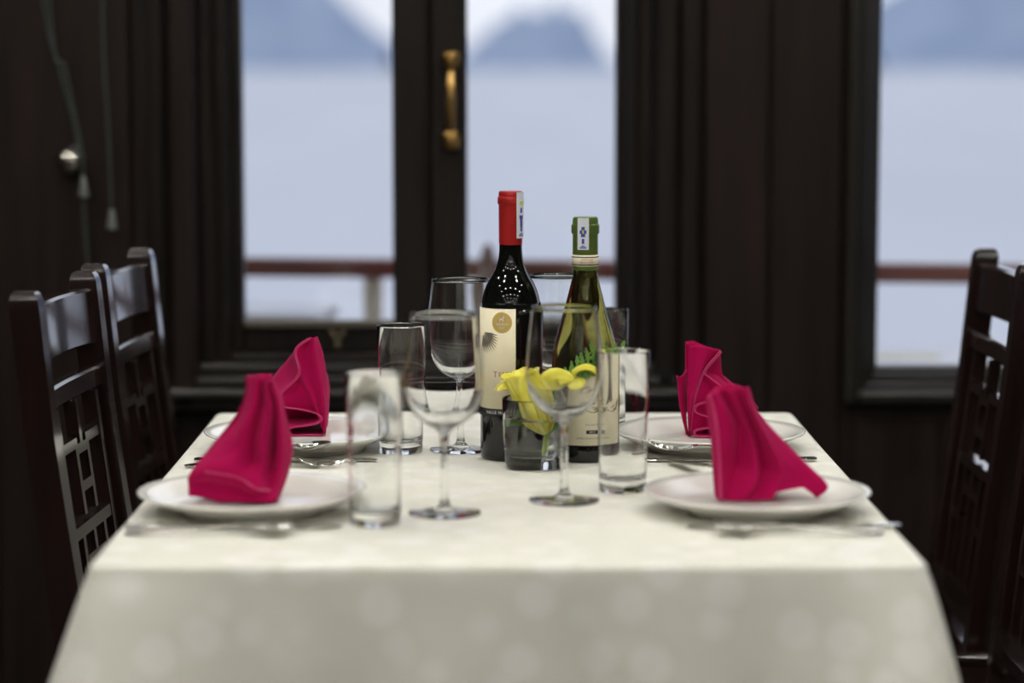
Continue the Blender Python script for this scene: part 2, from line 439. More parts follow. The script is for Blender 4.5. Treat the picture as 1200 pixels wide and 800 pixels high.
def outline(n_side=90, n_c=10, r=.012):
    """points and normals of rounded rectangle, counter-clockwise from front-left"""
    P = []
    cs = [(-hx+r,-hy+r,PI,1.5*PI),(hx-r,-hy+r,1.5*PI,2*PI),(hx-r,hy-r,0,.5*PI),(-hx+r,hy-r,.5*PI,PI)]
    for i,(cx,cy,a0,a1) in enumerate(cs):
        for k in range(n_c+1):
            a = a0+(a1-a0)*k/n_c
            P.append((Vector((cx+r*math.cos(a), cy+r*math.sin(a), 0)), Vector((math.cos(a), math.sin(a), 0)), 1-abs(k/n_c-.5)*.3))
        nx = cs[(i+1)%4]
        a = a1; A = Vector((cx+r*math.cos(a), cy+r*math.sin(a),0)); B = Vector((nx[0]+r*math.cos(a), nx[1]+r*math.sin(a),0))
        L = (B-A).length
        for k in range(1, n_side):
            d = min(k/n_side, 1-k/n_side)*L
            P.append((A.lerp(B, k/n_side), Vector((math.cos(a), math.sin(a),0)), math.exp(-(d/.075)**2)*.85))
    return P
OUT = outline()
bm = bmesh.new()
rings = []
def ring(fn): rings.append([bm.verts.new(fn(i, *p)) for i, p in enumerate(OUT)])
for s in (.0, .25, .5, .7, .85, .95):
    ring(lambda i,p,n,c: Vector((p.x*s+ (0 if s else 0), p.y*s, 0)) if s else Vector((p.x*.02, p.y*.02, 0)))
ring(lambda i,p,n,c: p + n*(-.006))
for o_, z_ in ((-.002,-.0004),(.001,-.002),(.0026,-.0045),(.0032,-.008)):
    ring(lambda i,p,n,c: p + n*o_ + Vector((0,0,z_)))
NR = 26
DROP = .27
for k in range(1, NR+1):
    t = k/NR
    def fn(i,p,n,c):
        s = i/len(OUT)*2*PI
        w = (.006*math.sin(s*17+1.1)+.004*math.sin(s*29+.4)+.003*math.sin(s*43))*t**1.3
        flare = .0032 + .012*t + c*((.078 if p.y < 0 else .02)*t**.9) + w
        # secondary pleat hollow beside each corner cone
        q = p + n*flare
        q.z = -.008 - (DROP-.008)*t
        return q
    ring(fn)
for a, b_ in zip(rings, rings[1:]):
    N = len(a)
    for i in range(N): bm.faces.new((a[i], a[(i+1)%N], b_[(i+1)%N], b_[i]))
bm.faces.new(rings[0])
cl = obj('tablecloth', bm, M['cloth'], None, True)
cl.location = (tcx, tcy, TZ)
tag(cl, 'white damask tablecloth with round spot pattern draped over the table', 'tablecloth')
md = cl.modifiers.new('thickness', 'SOLIDIFY'); md.thickness = .0012; md.offset = -1

# ------------------------------------------------------------------ chairs
CHX = [(0,.02),(.2,.05),(.45,.058),(.62,.040),(.80,.016),(.965,0)]   # forward offset of the back post by height
def cx_at(z):
    for (z0,x0),(z1,x1) in zip(CHX, CHX[1:]):
        if z <= z1: 
            t = (z-z0)/(z1-z0); return x0+(x1-x0)*t
    return 0
def slat(bm, y0,y1,z0,z1, th=.018, dx=0, bev=.002):
    """block of the back, following its lean"""
    nz = max(1, int((z1-z0)/.06))
    t = bmesh.new(); rows = []
    for k in range(nz+1):
        z = z0+(z1-z0)*k/nz; x = cx_at(z)+dx
        rows.append([t.verts.new((x-th/2,y0,z)), t.verts.new((x+th/2,y0,z)), t.verts.new((x+th/2,y1,z)), t.verts.new((x-th/2,y1,z))])
    for a, b in zip(rows, rows[1:]):
        for i in range(4): t.faces.new((a[i], a[(i+1)%4], b[(i+1)%4], b[i]))
    t.faces.new(rows[0][::-1]); t.faces.new(rows[-1])
    if bev:
        es = [e for e in t.edges if e.calc_face_angle(0) > .7]
        bmesh.ops.bevel(t, geom=es, offset=bev, segments=2, affect='EDGES', profile=.5)
    me = bpy.data.meshes.new('x'); t.to_mesh(me); t.free(); bm.from_mesh(me); bpy.data.meshes.remove(me)
def curved(bm, hw, z0, z1, th, bow, n=14):
    """rail bowed away from the sitter"""
    t = bmesh.new(); rows = []
    zs = [z0, z0+.003, (z0+z1)/2, z1-.003, z1]; ins = [.003, 0, 0, 0, .003]
    for i in range(n+1):
        y = -hw+2*hw*i/n; b = -bow*(1-(y/hw)**2); row = []
        for z, q in zip(zs, ins): row.append(t.verts.new((cx_at(z)+b-th/2+q, y, z)))
        for z, q in list(zip(zs, ins))[::-1]: row.append(t.verts.new((cx_at(z)+b+th/2-q, y, z)))
        rows.append(row)
    for a, b in zip(rows, rows[1:]):
        m = len(a)
        for k in range(m): t.faces.new((a[k], a[(k+1)%m], b[(k+1)%m], b[k]))
    t.faces.new(rows[0][::-1]); t.faces.new(rows[-1])
    me = bpy.data.meshes.new('x'); t.to_mesh(me); t.free(); bm.from_mesh(me); bpy.data.meshes.remove(me)
def make_chair(label):
    t = thing('dining_chair', label, 'chair', (0,0,0), 0, 'dark lacquered lattice-back dining chairs')
    W = .145
    for s in (-1, 1):
        bm = bmesh.new(); tb_ = bmesh.new(); rows = []
        zs = [0,.1,.2,.32,.45,.53,.62,.70,.80,.88,.940,.953,.961,.965]
        for z in zs:
            x = cx_at(z) if z < .9 else cx_at(z)
            th = .034 if z > .4 else .030 ; wy = .027
            th += .006*math.exp(-((z-.5)/.12)**2)
            if z > .95: k = {.953: .0003, .961: .0025, .965: .007}[z]; th -= 2*k; wy -= 2*min(k, .006)
            rows.append([tb_.verts.new((x-th/2, s*W-wy/2, z)), tb_.verts.new((x+th/2, s*W-wy/2, z)), tb_.verts.new((x+th/2, s*W+wy/2, z)), tb_.verts.new((x-th/2, s*W+wy/2, z))])
        for a, b in zip(rows, rows[1:]):
            for i in range(4): tb_.faces.new((a[i], a[(i+1)%4], b[(i+1)%4], b[i]))
        tb_.faces.new(rows[0][::-1]); tb_.faces.new(rows[-1])
        es = [e for e in tb_.edges if e.calc_face_angle(0) > .7]
        bmesh.ops.bevel(tb_, geom=es, offset=.0045, segments=3, affect='EDGES', profile=.5)
        autosmooth(obj('back_post', tb_, M['chair_wood'], t), 40)
    bm = bmesh.new(); curved(bm, W-.012, .876, .944, .020, .012)
    autosmooth(obj('top_rail', bm, M['chair_wood'], t))
    bm = bmesh.new(); F = .108
    curved(bm, W-.012, .822, .848, .018, .005)
    slat(bm, -F, -F+.015, .50, .822); slat(bm, F-.015, F, .50, .822)   # stiles
    slat(bm, -.006, .006, .772, .822, .015)
    slat(bm, -F+.015, -.034, .768, .780, .015); slat(bm, .034, F-.015, .768, .780, .015)
    for y in (-.034, .022): slat(bm, y, y+.012, .690, .780, .015)
    slat(bm, -.022, .022, .760, .772, .015); slat(bm, -.022, .022, .716, .728, .015)
    slat(bm, -F+.015, F-.015, .668, .682, .016)
    for y in (-.060, .048): slat(bm, y, y+.012, .60, .668, .015)
    slat(bm, -.048, .048, .632, .644, .015); slat(bm, -.006, .006, .644, .668, .015)
    slat(bm, -.006, .006, .515, .632, .015)
    slat(bm, -F+.015, -.048, .592, .604, .015); slat(bm, .048, F-.015, .592, .604, .015)
    for y in (-.060, .048): slat(bm, y, y+.012, .515, .592, .015)
    slat(bm, -W+.011, W-.011, .49, .515, .020)
    obj('lattice', bm, M['chair_wood'], t)
    bm = bmesh.new(); add_box(bm, .045, .40, -.18, .18, .432, .456, .008, 3)
    autosmooth(obj('seat', bm, M['chair_wood'], t))
    bm = bmesh.new()
    add_box(bm, .36, .378, -.155, .155, .38, .432, .003); add_box(bm, .05, .07, -.13, .13, .38, .432, .003)
    add_box(bm, .07, .36, -.160, -.145, .38, .432, .003); add_box(bm, .07, .36, .145, .160, .38, .432, .003)
    obj('seat_frame', bm, M['chair_wood'], t)
    for s in (-1, 1):
        bm = bmesh.new(); add_box(bm, .352, .384, s*.158-.016, s*.158+.016, 0, .432, .004, 2)
        obj('leg', bm, M['chair_wood'], t)
        bm = bmesh.new(); add_box(bm, .055, .355, s*.151-.008, s*.151+.008, .16, .185, .003)
        obj('stretcher', bm, M['chair_wood'], t)
    return t
rl = math.radians(-3.4)
ch = make_chair('dark lattice-back chair at left, nearer of the two beside the near left plate')
ch.location = (-.520, 2.858, 0); ch.rotation_euler = (0,0,rl)
copy_tree(ch, (-.511, 3.275, 0), rl, 'dark lattice-back chair at left, farther from us and partly behind the near one')
copy_tree(ch, (.694, 3.262, 0), PI, 'dark lattice-back chair at right, seen whole against the right window')
copy_tree(ch, (.700, 2.846, 0), PI, 'dark chair at the right picture edge, nearest on the right and mostly cut off')

# ------------------------------------------------------------------ plates
def make_plate(label):
    R = .119
    prof = [(0,.004),(.066,.004),(.070,.0),(.074,.0),(.076,.005),(.095,.011),(.108,.0170),(R-.001,.0215),(R,.0228),(R-.0012,.0243),(.108,.0210),(.095,.0155),(.082,.0105),(.076,.0085),(0,.0080)]
    o = obj('dinner_plate', add_lathe(bmesh.new(), prof, 96), M['china'], None, True)
    return tag(o, label, 'plate', 'white dinner plates')
Z = TZ + .0002
PL = {'FL': (-.255, 2.503), 'FR': (.274, 2.500), 'RL': (-.238, 2.942), 'RR': (.2615, 2.940)}
pl = make_plate('white round dinner plate at the near left under a crimson napkin'); pl.location = (*PL['FL'], Z)
for k_, lab in (('FR','white round dinner plate at the near right under a crimson napkin'),('RL','white round dinner plate at the far left, partly behind the near left napkin'),('RR','white round dinner plate at the far right, partly behind the near right napkin')):
    copy_tree(pl, (*PL[k_], Z), 0, lab)

# ------------------------------------------------------------------ napkins
def napkin(label, loc, sheets, sc_, org, hems=(), thick=.0016, nn=6, soft=3):
    """sheets: each a list of ribs; a rib is (depth, [(x,y)...]) drawn on paper at 1/sc_ metres, org = foot point"""
    t = thing('folded_napkin', label, 'napkin', loc, 0, 'crimson folded napkins')
    bm = bmesh.new()
    def P(d, q):
        dd = d if len(q) == 2 else q[2]
        return Vector(((q[0]-org[0])/sc_, dd, max(.0012, (org[1]-q[1])/sc_)))
    for ribs in sheets:
        R = [[P(d, q) for q in pts] for d, pts in ribs]
        R = [cr(r, nn) for r in R]
        G = []
        for c in zip(*R):
            row = []
            for a, b in zip(c, c[1:]): row += [a.lerp(b, k/5) for k in range(5)]
            G.append(row+[c[-1]])
        for _ in range(soft):
            H = [list(r) for r in G]
            for i in range(1, len(G)-1):
                for j in range(1, len(G[0])-1):
                    H[i][j] = G[i][j]*.5+(G[i-1][j]+G[i+1][j]+G[i][j-1]+G[i][j+1])*.125
            G = H
        sb = bmesh.new(); grid_faces(sb, G); 
        bmesh.ops.remove_doubles(sb, verts=sb.verts[:], dist=.00005)
        thicken(sb, thick)
        me = bpy.data.meshes.new('x'); sb.to_mesh(me); sb.free(); bm.from_mesh(me); bpy.data.meshes.remove(me)
    obj('cloth_fold', bm, M['napkin'], t, True)
    if hems:
        bm = bmesh.new()
        for d, pts in hems:
            c = cr([P(d, q) for q in pts], nn)
            for off in (0, .0026):
                add_tube(bm, [p+Vector((off*.7, -.0006+off*.3, -off*.4 if p.z > .004 else 0)) for p in c], .00075, 6)
        obj('hem', bm, M['hem'], t, True, 'lighter stitched pink hem')
    return t
zp = TZ + .0095
# far left: standing fan seen end-on, its pleats running back
LOOP = [(424,311),(500,326),(562,342),(583,362),(560,382),(500,392),(455,400),(443,416),(465,428),(520,431),(591,430)]
def back(pts, d, dx=0, dy=0): return [(x+dx, min(y+dy, 432), d) for x, y in pts]
RLs = [
 # right hand panel
 [(-.012, [(537,47),(486,92),(500,185),(548,290),(588,400)]), (-.004, [(545,46),(520,100),(545,200),(575,300),(592,412)]), (-.010, [(553,47),(555,110),(578,215),(592,310),(596,425)]), (.012, [(562,50),(585,120),(600,235),(603,330),(593,431)])],
 # left sheet running back and down
 [(-.012, [(537,47),(483,94),(497,185),(424,264),(424,311)]), (.018, [(525,60),(468,115),(465,190),(400,275),(405,330)]), (.050, [(505,80),(440,150),(400,205),(350,300),(350,380)]), (.075, [(495,95),(430,165),(382,218),(330,300),(330,428)])],
 # triangular middle face
 [(-.012, [(499,186),(462,225),(424,264),(424,290),(424,311)]), (-.002, [(500,190),(490,235),(475,270),(485,300),(495,325)]), (-.004, [(501,195),(522,250),(545,300),(560,330),(566,343)]), (-.010, [(503,195),(530,245),(552,300),(574,350),(588,400)])],
 # looped foot
 [(-.012, LOOP), (.02, back(LOOP, .02, -8, -4)), (.055, back(LOOP, .055, -18, -10))],
 # inner wall behind the loops, and right flank
 [(.05, [(424,300),(420,380),(420,431)]), (.045, [(500,310),(500,380),(500,431)]), (.05, [(590,330),(590,380),(590,431)])],
 [(.012, [(585,120),(600,235),(603,330),(593,431)]), (.04, [(575,140),(606,235),(606,330),(598,431)]), (.07, [(540,170),(570,260),(580,340),(580,431)])],
 [(.07, [(500,100),(480,200),(470,300),(470,431)]), (.075, [(540,120),(560,220),(570,320),(580,431)])],
]
napkin('crimson napkin on the far left plate, tall point up and looped hem at its foot', (-.2436, 3.000, zp),
    RLs, 3.333*943, (500,432), hems=[(-.0135, [(537,47),(483,94),(497,185),(424,264),(424,311)]+LOOP[1:])], soft=1)
# far right
s_ = 3.638*951
RRs = [
 [(-.012, [(104,55),(99,165),(97,300),(104,448)]), (-.014, [(135,52),(125,165),(108,300),(104,448)]), (-.020, [(185,58),(150,165),(118,300),(106,448)]), (-.012, [(236,76),(167,165),(122,300),(108,448)])],
 [(.03, [(100,175),(100,250),(100,340),(104,448)]), (.0, [(80,185),(82,260),(88,350),(103,448)]), (.0, [(62,195),(66,260),(78,350),(102,448)]), (.03, [(66,200),(74,260),(84,350),(110,448)])],
 [(-.016, [(236,76),(168,160),(190,190),(265,245),(330,300),(300,282),(200,290),(140,305),(125,325),(140,345),(200,362),(290,385),(290,400),(200,405),(135,415),(126,432),(150,446),(300,449)]),
  (.02, [(245,90),(215,165),(260,200),(300,250),(370,310),(340,310),(250,310),(200,320),(180,330),(190,350),(240,368),(330,390),(330,402),(240,408),(180,418),(176,432),(200,446),(330,449)]),
  (.055, [(250,190),(255,210),(300,240),(350,290),(420,350),(400,350),(300,340),(260,340),(240,345),(250,360),(300,375),(380,395),(380,405),(300,412),(240,420),(236,434),(260,446),(390,449)])],
 [(-.012, [(165,165),(150,215),(132,280),(120,330),(108,446)]), (-.006, [(175,175),(195,230),(215,280),(180,320),(150,440)]), (-.013, [(180,180),(235,222),(285,262),(300,282),(300,300)])],
 [(-.013, [(236,76),(200,120),(168,165),(180,182)]), (.004, [(238,78),(225,130),(210,185),(225,215)]), (.012, [(240,80),(250,190),(280,225),(300,262)])],
 [(.045, [(120,300),(120,380),(120,448)]), (.04, [(200,280),(200,370),(200,448)]), (.05, [(310,280),(310,370),(310,448)])],
 [(.02, [(238,78),(248,190),(300,240),(380,330),(436,392),(436,448)]), (.05, [(236,100),(235,200),(280,250),(350,340),(410,400),(420,448)]), (.06, [(140,60),(150,200),(190,250),(250,340),(330,400),(340,448)]), (.05, [(105,60),(105,200),(110,250),(120,340),(130,400),(130,448)])],
]
napkin('crimson napkin on the far right plate, blunt square top above two hem loops', (.2725, 2.988, zp), RRs, s_, (215,449),
    hems=[(-.0175, RRs[2][0][1]), (-.0145, [(106,447),(120,300),(165,165),(236,76)])])
# near left
s_ = 3.333*1126
FLs = [
 [(.0, [(287,206,.03),(275,300,.03),(232,378,.03),(134,500,.02),(64,588,.0),(55,630,.004),(56,676,.006)]),
  (.0, [(300,204,.018),(290,300,.012),(262,390,.010),(180,500,.0),(130,568,-.012),(118,625,.004),(110,680,.0)]),
  (.0, [(330,202,.004),(318,310,-.004),(268,420,-.014),(262,490,-.012),(205,572,-.022),(190,630,-.004),(185,692,-.010)]),
  (.0, [(350,201,.012),(350,320,.010),(320,440,.008),(310,540,.004),(270,590,-.020),(255,640,-.006),(250,695,-.012)]),
  (.0, [(364,206,.0),(378,320,-.012),(352,450,-.016),(345,560,-.014),(330,625,-.026),(320,660,-.012),(310,696,-.016)]),
  (.0, [(376,212,.010),(398,330,.008),(392,450,.016),(386,560,.016),(384,645,-.004),(372,676,-.012),(370,696,-.014)]),
  (.0, [(384,216,.0),(412,300,-.006),(420,380,-.004),(425,470,-.006),(420,560,-.004),(405,640,-.004),(398,692,-.006)]),
  (.0, [(384,222,.02),(415,280,.02),(428,360,.02),(440,400,.02),(458,484,.022),(440,592,.022),(404,690,.02)])],
 [(.02, [(287,210),(275,300),(232,380),(140,500),(80,585),(70,676)]), (.06, [(330,215),(330,310),(290,400),(240,520),(200,600),(190,690)]), (.06, [(360,215),(380,340),(380,440),(370,540),(350,620),(330,690)]), (.02, [(384,222),(415,282),(440,400),(456,485),(440,592),(404,688)])],
]
napkin('crimson napkin on the near left plate, leaning with a broad tail to the left', (-.2654, 2.512, zp), FLs, s_, (270,695),
    hems=[(0, [(130,568,-.0135),(205,572,-.0235),(270,590,-.0215),(330,625,-.0275),(384,645,-.0055)])])
# near right
s_ = 3.638*1126
FRs = [
 [(.0, [(186,288,.01),(194,380,.006),(203,460,.004),(213,580,.0),(219,655,-.002),(224,722,.0)]),
  (.0, [(196,274,.0),(214,370,-.010),(225,470,-.012),(232,590,-.014),(238,660,-.014),(238,724,-.012)]),
  (.0, [(215,258,-.010),(262,340,-.016),(285,440,-.012),(275,560,-.004),(252,650,-.010),(254,724,-.008)]),
  (.0, [(232,246,.0),(290,340,.006),(330,430,.008),(330,570,.012),(300,650,.0),(270,726,-.006)]),
  (.0, [(270,244,-.006),(320,340,-.008),(370,440,-.006),(400,560,-.010),(390,650,-.020),(320,728,-.012)]),
  (.0, [(305,242,.004),(345,340,.008),(400,450,.010),(420,590,.012),(410,660,.0),(360,728,-.010)]),
  (.0, [(340,238,-.006),(378,340,-.010),(440,460,-.012),(500,580,-.014),(485,650,-.012),(468,722,-.010)]),
  (.0, [(343,238,-.005),(381,340,-.008),(446,460,-.010),(506,580,-.012),(492,645,-.010),(482,690,-.010)]),
  (.0, [(360,236,.0),(395,340,.004),(470,460,.004),(560,570,.0),(590,630,.0),(602,672,-.002)]),
  (.0, [(370,245,.012),(402,345,.012),(500,475,.008),(620,590,.004),(660,650,.0),(640,704,.0)]),
  (.0, [(376,262,.022),(414,362,.022),(522,478,.016),(625,580,.010),(712,672,.004),(662,726,.004)])],
 [(.012, [(186,292),(196,380),(208,450),(220,600),(230,720)]), (.055, [(250,262),(280,370),(290,460),(300,600),(290,720)]), (.06, [(320,255),(345,370),(380,480),(420,600),(380,720)]), (.022, [(374,266),(412,365),(515,480),(640,620),(610,690)])],
]
napkin('crimson napkin on the near right plate, with a tail slanting down to the right', (.2813, 2.515, zp), FRs, s_, (425,731),
    hems=[(0, [(196,274,-.002),(214,370,-.012),(225,470,-.014),(232,600,-.016),(238,722,-.014)])])

# ------------------------------------------------------------------ stemware
def make_wineglass(label):
    t = thing('wine_glass', label, 'glass', (0,0,0), 0, 'empty stemmed wine glasses')
    outer = [(0,.0884),(.0048,.0886),(.012,.0905),(.022,.0960),(.032,.1055),(.0385,.118),(.0412,.134),(.0408,.150),(.0390,.170),(.0366,.190),(.0346,.210)]
    inner = [(.03415,.2102),(.0361,.190),(.0385,.170),(.0403,.150),(.0407,.134),(.0375,.119),(.031,.1075),(.021,.0985),(.010,.0938),(0,.0928)]
    o3 = [tuple(v)[:2] for v in cr([(r,z,0) for r,z in outer], 4)]; i3 = [tuple(v)[:2] for v in cr([(r,z,0) for r,z in inner], 4)]
    obj('bowl', add_lathe(bmesh.new(), o3+i3, 64), M['bowl'], t, True)
    st = [(0,.0932),(.009,.0925),(.0105,.0895),(.006,.085),(.0042,.078),(.0038,.05),(.0042,.018),(.007,.008),(.012,.0045),(0,.0045)]
    st = [tuple(v)[:2] for v in cr([(max(r,0),z,0) for r,z in st[1:-1]], 3)]
    obj('stem', add_lathe(bmesh.new(), [(0,.0932)]+st+[(0,.0045)], 32), M['solid_glass'], t, True)
    obj('foot', add_lathe(bmesh.new(), [(0,0),(.0375,0),(.0382,.0008),(.0375,.0018),(.02,.0028),(.009,.0044),(0,.0044)], 64), M['bowl'], t, True)
    return t
wg = make_wineglass('wine glass at the near left, blurred, between the near tumbler and the red bottle')
wg.location = (-.0530, 2.492, Z)
copy_tree(wg, (.0740, 2.567, Z), 0, 'wine glass at the near right, in front of the flower glass and white wine bottle')
copy_tree(wg, (-.0422, 2.931, Z), 0, 'wine glass at the far left, sharp, just left of the red-capped bottle')
copy_tree(wg, (.0750, 2.992, Z), 0, 'wine glass at the far right, seen between and behind the two bottles')

def make_tumbler(label):
    prof = [(0,.0012),(.021,.0004),(.0248,.0),(.0258,.0016),(.0262,.010),(.0270,.05),(.0282,.10),(.0292,.1540),(.0290,.1553),(.0284,.1555),(.0280,.1545),
            (.0271,.10),(.0259,.05),(.0252,.020),(.0240,.0150),(.018,.0132),(.008,.0124),(0,.0122)]
    return tag(obj('tumbler', add_lathe(bmesh.new(), prof, 72), M['bowl'], None, True), label, 'glass', 'empty straight tall tumblers')
tm = make_tumbler('tall tumbler nearest at the left, in front of the plate edge, blurred')
tm.location = (-.1224, 2.430, Z)
copy_tree(tm, (.1404, 2.632, Z), 0, 'tall tumbler at the right, in front of the white wine bottle edge')
copy_tree(tm, (-.1143, 2.914, Z), 0, 'tall tumbler at the far left, behind the nearest tumbler')
copy_tree(tm, (.1447, 3.12, Z), 0, 'tall tumbler at the far right, half hidden behind the white wine bottle')

# flower glass
vg = thing('rocks_glass', 'low thick-bottomed glass of water holding the yellow lily', 'glass', (.0474, 2.800, Z))
R = .0395
def squircle_ring(bm, r, z, sq, segs=64):
    out = []
    for i in range(segs):
        a = 2*PI*i/segs+.2; c, s = math.cos(a), math.sin(a); e = 2+sq*3
        k = (abs(c)**e+abs(s)**e)**(-1/e)
        out.append(bm.verts.new((r*c*k, r*s*k, z)))
    return out
def loft(bm, rings, cap0=True, cap1=True):
    for a, b in zip(rings, rings[1:]):
        N = len(a)
        for i in range(N): bm.faces.new((a[i], a[(i+1)%N], b[(i+1)%N], b[i]))
    if cap0: bm.faces.new(rings[0][::-1])
    if cap1: bm.faces.new(rings[-1])
bm = bmesh.new()
prof = [(R*.60,.0012,.55),(R*.78,.0,.6),(R*.87,.0016,.55),(R*.915,.008,.4),(R*.94,.016,.25),(R*.97,.035,.1),(R*.99,.06,0),(R,.0805,0),(R-.0006,.0815,0),(R-.0016,.0812,0),(R-.0021,.0800,0),(R-.0026,.06,0),(R-.0032,.035,.1),(R-.0042,.020,.2),(R*.84,.0152,.25),(R*.6,.0135,.1),(R*.2,.0130,0)]
loft(bm, [squircle_ring(bm, *p) for p in prof])
obj('glass_body', bm, M['bowl'], vg, True)
bm = bmesh.new()
loft(bm, [squircle_ring(bm, r, z, q) for r, z, q in ((R*.2,.0131,0),(R*.6,.0136,.1),(R*.845,.0153,.25),(R-.0041,.020,.2),(R-.0031,.035,.1),(R-.0025,.0572,0),(R-.0035,.0576,0))])
autosmooth(obj('water', bm, M['water_glass'], vg), 40)

# lily: stem, closed trumpet leaning left, curled petals at right
fl = thing('lily', 'yellow lily leaning in the low glass with curled petals and fern leaf', 'flower', (.0560, 2.800, Z+.016))
obj('stem', add_tube(bmesh.new(), cr([(0,0,0),(.001,0,.012),(.0025,-.001,.026),(.002,-.001,.034)], 5), [.0028]*16, 10), M['stem'], fl, True)
def _f(p): return (p[0], p[1], p[2]*.80)
def petal(path, widths, curl, face=(0,-1,0), name='petal', m='petal', ns=10, twist=0, thick=.0007):
    """petal sheet: midrib path, width along it, cupped away from face"""
    c = cr([_f(p) for p in path], 6); n = len(c); G = []
    fx = Vector(face).normalized()
    for i, p in enumerate(c):
        d = (c[min(i+1,n-1)]-c[max(i-1,0)]).normalized()
        s = d.cross(fx); 
        if s.length < .1: s = d.cross(Vector((1,0,0)))
        s.normalize(); nn_ = s.cross(d).normalized()
        if twist: 
            mt = Matrix.Rotation(twist*i/n, 3, d); s = mt@s; nn_ = mt@nn_
        u = i/(n-1)*(len(widths)-1); k = min(int(u), len(widths)-2); w = widths[k]+(widths[k+1]-widths[k])*(u-k)
        row = []
        for j in range(ns+1):
            v = (j/ns-.5)*2
            row.append(p+s*(v*w)-nn_*(curl*w*v*v)+nn_*(.06*w*math.cos(v*PI*3)))
        G.append(row)
    bm = bmesh.new(); grid_faces(bm, G); thicken(bm, thick)
    return obj(name, bm, M[m], fl, True)
# trumpet: six overlapping petals around an axis from (0,0,.034) to upper left
ax0 = Vector((.0015,0,.030)); ax1 = Vector((-.028,-.004,.119))
axd = (ax1-ax0).normalized(); sx = Vector((0,1,0)).cross(axd).normalized(); sy = axd.cross(sx)
for k in range(5):
    a = 2*PI*k/5 + .3
    rad = sx*math.cos(a)+sy*math.sin(a)
    def q(t, r): return ax0+(ax1-ax0)*t + rad*r
    if k in (0,):   # front right petal bends out to the right
        pass
    path = [q(0,.003), q(.16,.0120), q(.42,.0165), q(.72,.0175), q(.90,.019), q(1.0,.024)]
    petal(path, [.004,.0145,.0185,.0185,.0155,.005], .42, face=rad)
# outward petals
petal([(.0,.004,.045),(.006,.004,.070),(.010,.0,.090),(.014,-.004,.104),(.026,-.010,.104),(.034,-.010,.098)], [.004,.013,.018,.018,.014,.005], .3, face=(.2,-1,.2))
petal([(.002,.008,.060),(.020,.010,.088),(.032,.010,.098),(.041,.006,.096),(.043,.0,.088),(.036,-.004,.084),(.030,-.004,.088)], [.004,.008,.010,.010,.009,.007,.003], .25, face=(0,-1,.6))
petal([(.030,.012,.098),(.038,.010,.120),(.052,.008,.128),(.066,.006,.122),(.072,.004,.108),(.069,.002,.094)], [.004,.0065,.0075,.0075,.006,.003], .2, face=(0,-.5,1))
petal([(-.024,.0,.080),(-.036,-.004,.098),(-.046,-.010,.100),(-.053,-.014,.094)], [.003,.005,.004,.0012], .2, face=(0,-1,.4))
for k in range(3):
    obj('stamen', add_tube(bmesh.new(), cr([(-.02,0,.064),(-.036,-.008,.086+.002*k),(-.050-.004*k,-.014+.006*k,.086-.006*k)], 4), .0008, 6), M['petal'], fl, True)
def fern(path, size, n, name='leaf'):
    bm = bmesh.new(); c = cr(path, 10)
    add_tube(bm, c, .0007, 6)
    for k in range(n):
        t = (k+1)/(n+1); p = c[int(t*(len(c)-1))]; d = (c[min(int(t*(len(c)-1))+1, len(c)-1)]-c[max(int(t*(len(c)-1))-1,0)]).normalized()
        s = d.cross(Vector((0,-1,0))).normalized()
        L = size*(1-.55*t)
        for sg in (-1, 1):
            dr = (s*sg*.8+d*.75).normalized(); w = d.cross(dr).cross(dr).normalized()
            a = p; tip = p+dr*L+Vector((0,-.002,0))
            G = [[a+dr*L*u-w*ww, a+dr*L*u+Vector((0,-.0006,0)), a+dr*L*u+w*ww] for u, ww in ((0,.0006),(.2,.0028),(.42,.0016),(.55,.0032),(.75,.0016),(.85,.0020),(1,.0003))]
            sb = bmesh.new(); grid_faces(sb, G); thicken(sb, .0004)
            me = bpy.data.meshes.new('x'); sb.to_mesh(me); sb.free(); bm.from_mesh(me); bpy.data.meshes.remove(me)
    return obj(name, bm, M['leaf'], fl, False)
fern([(.018,.012,.070),(.042,.018,.088),(.068,.020,.108),(.098,.018,.121)], .026, 9)
fern([(.018,.014,.068),(.034,.018,.088),(.050,.020,.106),(.066,.020,.124)], .022, 7)
fern([(.018,.010,.066),(.042,.012,.084),(.066,.012,.096),(.092,.010,.103)], .020, 8)
petal([(-.006,.004,.040),(-.018,.006,.048),(-.028,.006,.047),(-.034,.004,.040)], [.002,.006,.007,.002], .2, name='leaf', m='leaf')
petal([(.004,.004,.030),(.012,.006,.045),(.017,.006,.058)], [.001,.003,.001], .2, name='leaf', m='leaf')

# ------------------------------------------------------------------ bottles
def art(parent, name, parts):
    for nm, bm, mt in parts: pass
# red wine
rb = thing('wine_bottle', 'tall black wine bottle with red foil neck and cream label', 'bottle', (.0185, 2.868, Z), 0)
prof = [(0,.004),(.020,.002),(.032,0),(.0350,.002),(.0362,.007),(.0362,.172),(.0356,.184),(.0330,.197),(.0280,.210),(.0215,.221),(.0172,.230),(.0146,.240),(.0136,.250),(.0134,.262)]
body = [tuple(v)[:2] for v in cr([(r,z,0) for r,z in prof[4:]], 3)]
obj('glass_body', add_lathe(bmesh.new(), prof[:4]+body+[(0,.262)], 72), M['red_bottle'], rb, True)
fo = obj('foil', add_lathe(bmesh.new(), [(0,.256),(.0137,.256),(.0139,.258),(.0142,.3035),(.0152,.3042),(.0155,.3052),(.0155,.3115),(.0151,.3125),(.0142,.3130),(.0142,.3170),(.0135,.3190),(.012,.3195),(0,.3195)], 48), M['red_foil'], rb, True, 'red foil capsule'); autosmooth(fo, 24)
bm = patch(bmesh.new(), .0157, math.radians(26), math.radians(72), .264, .3185, 12)
st = obj('tax_seal', bm, M['stamp'], rb, False, 'pale blue paper strip over the foil')
bm = bmesh.new()
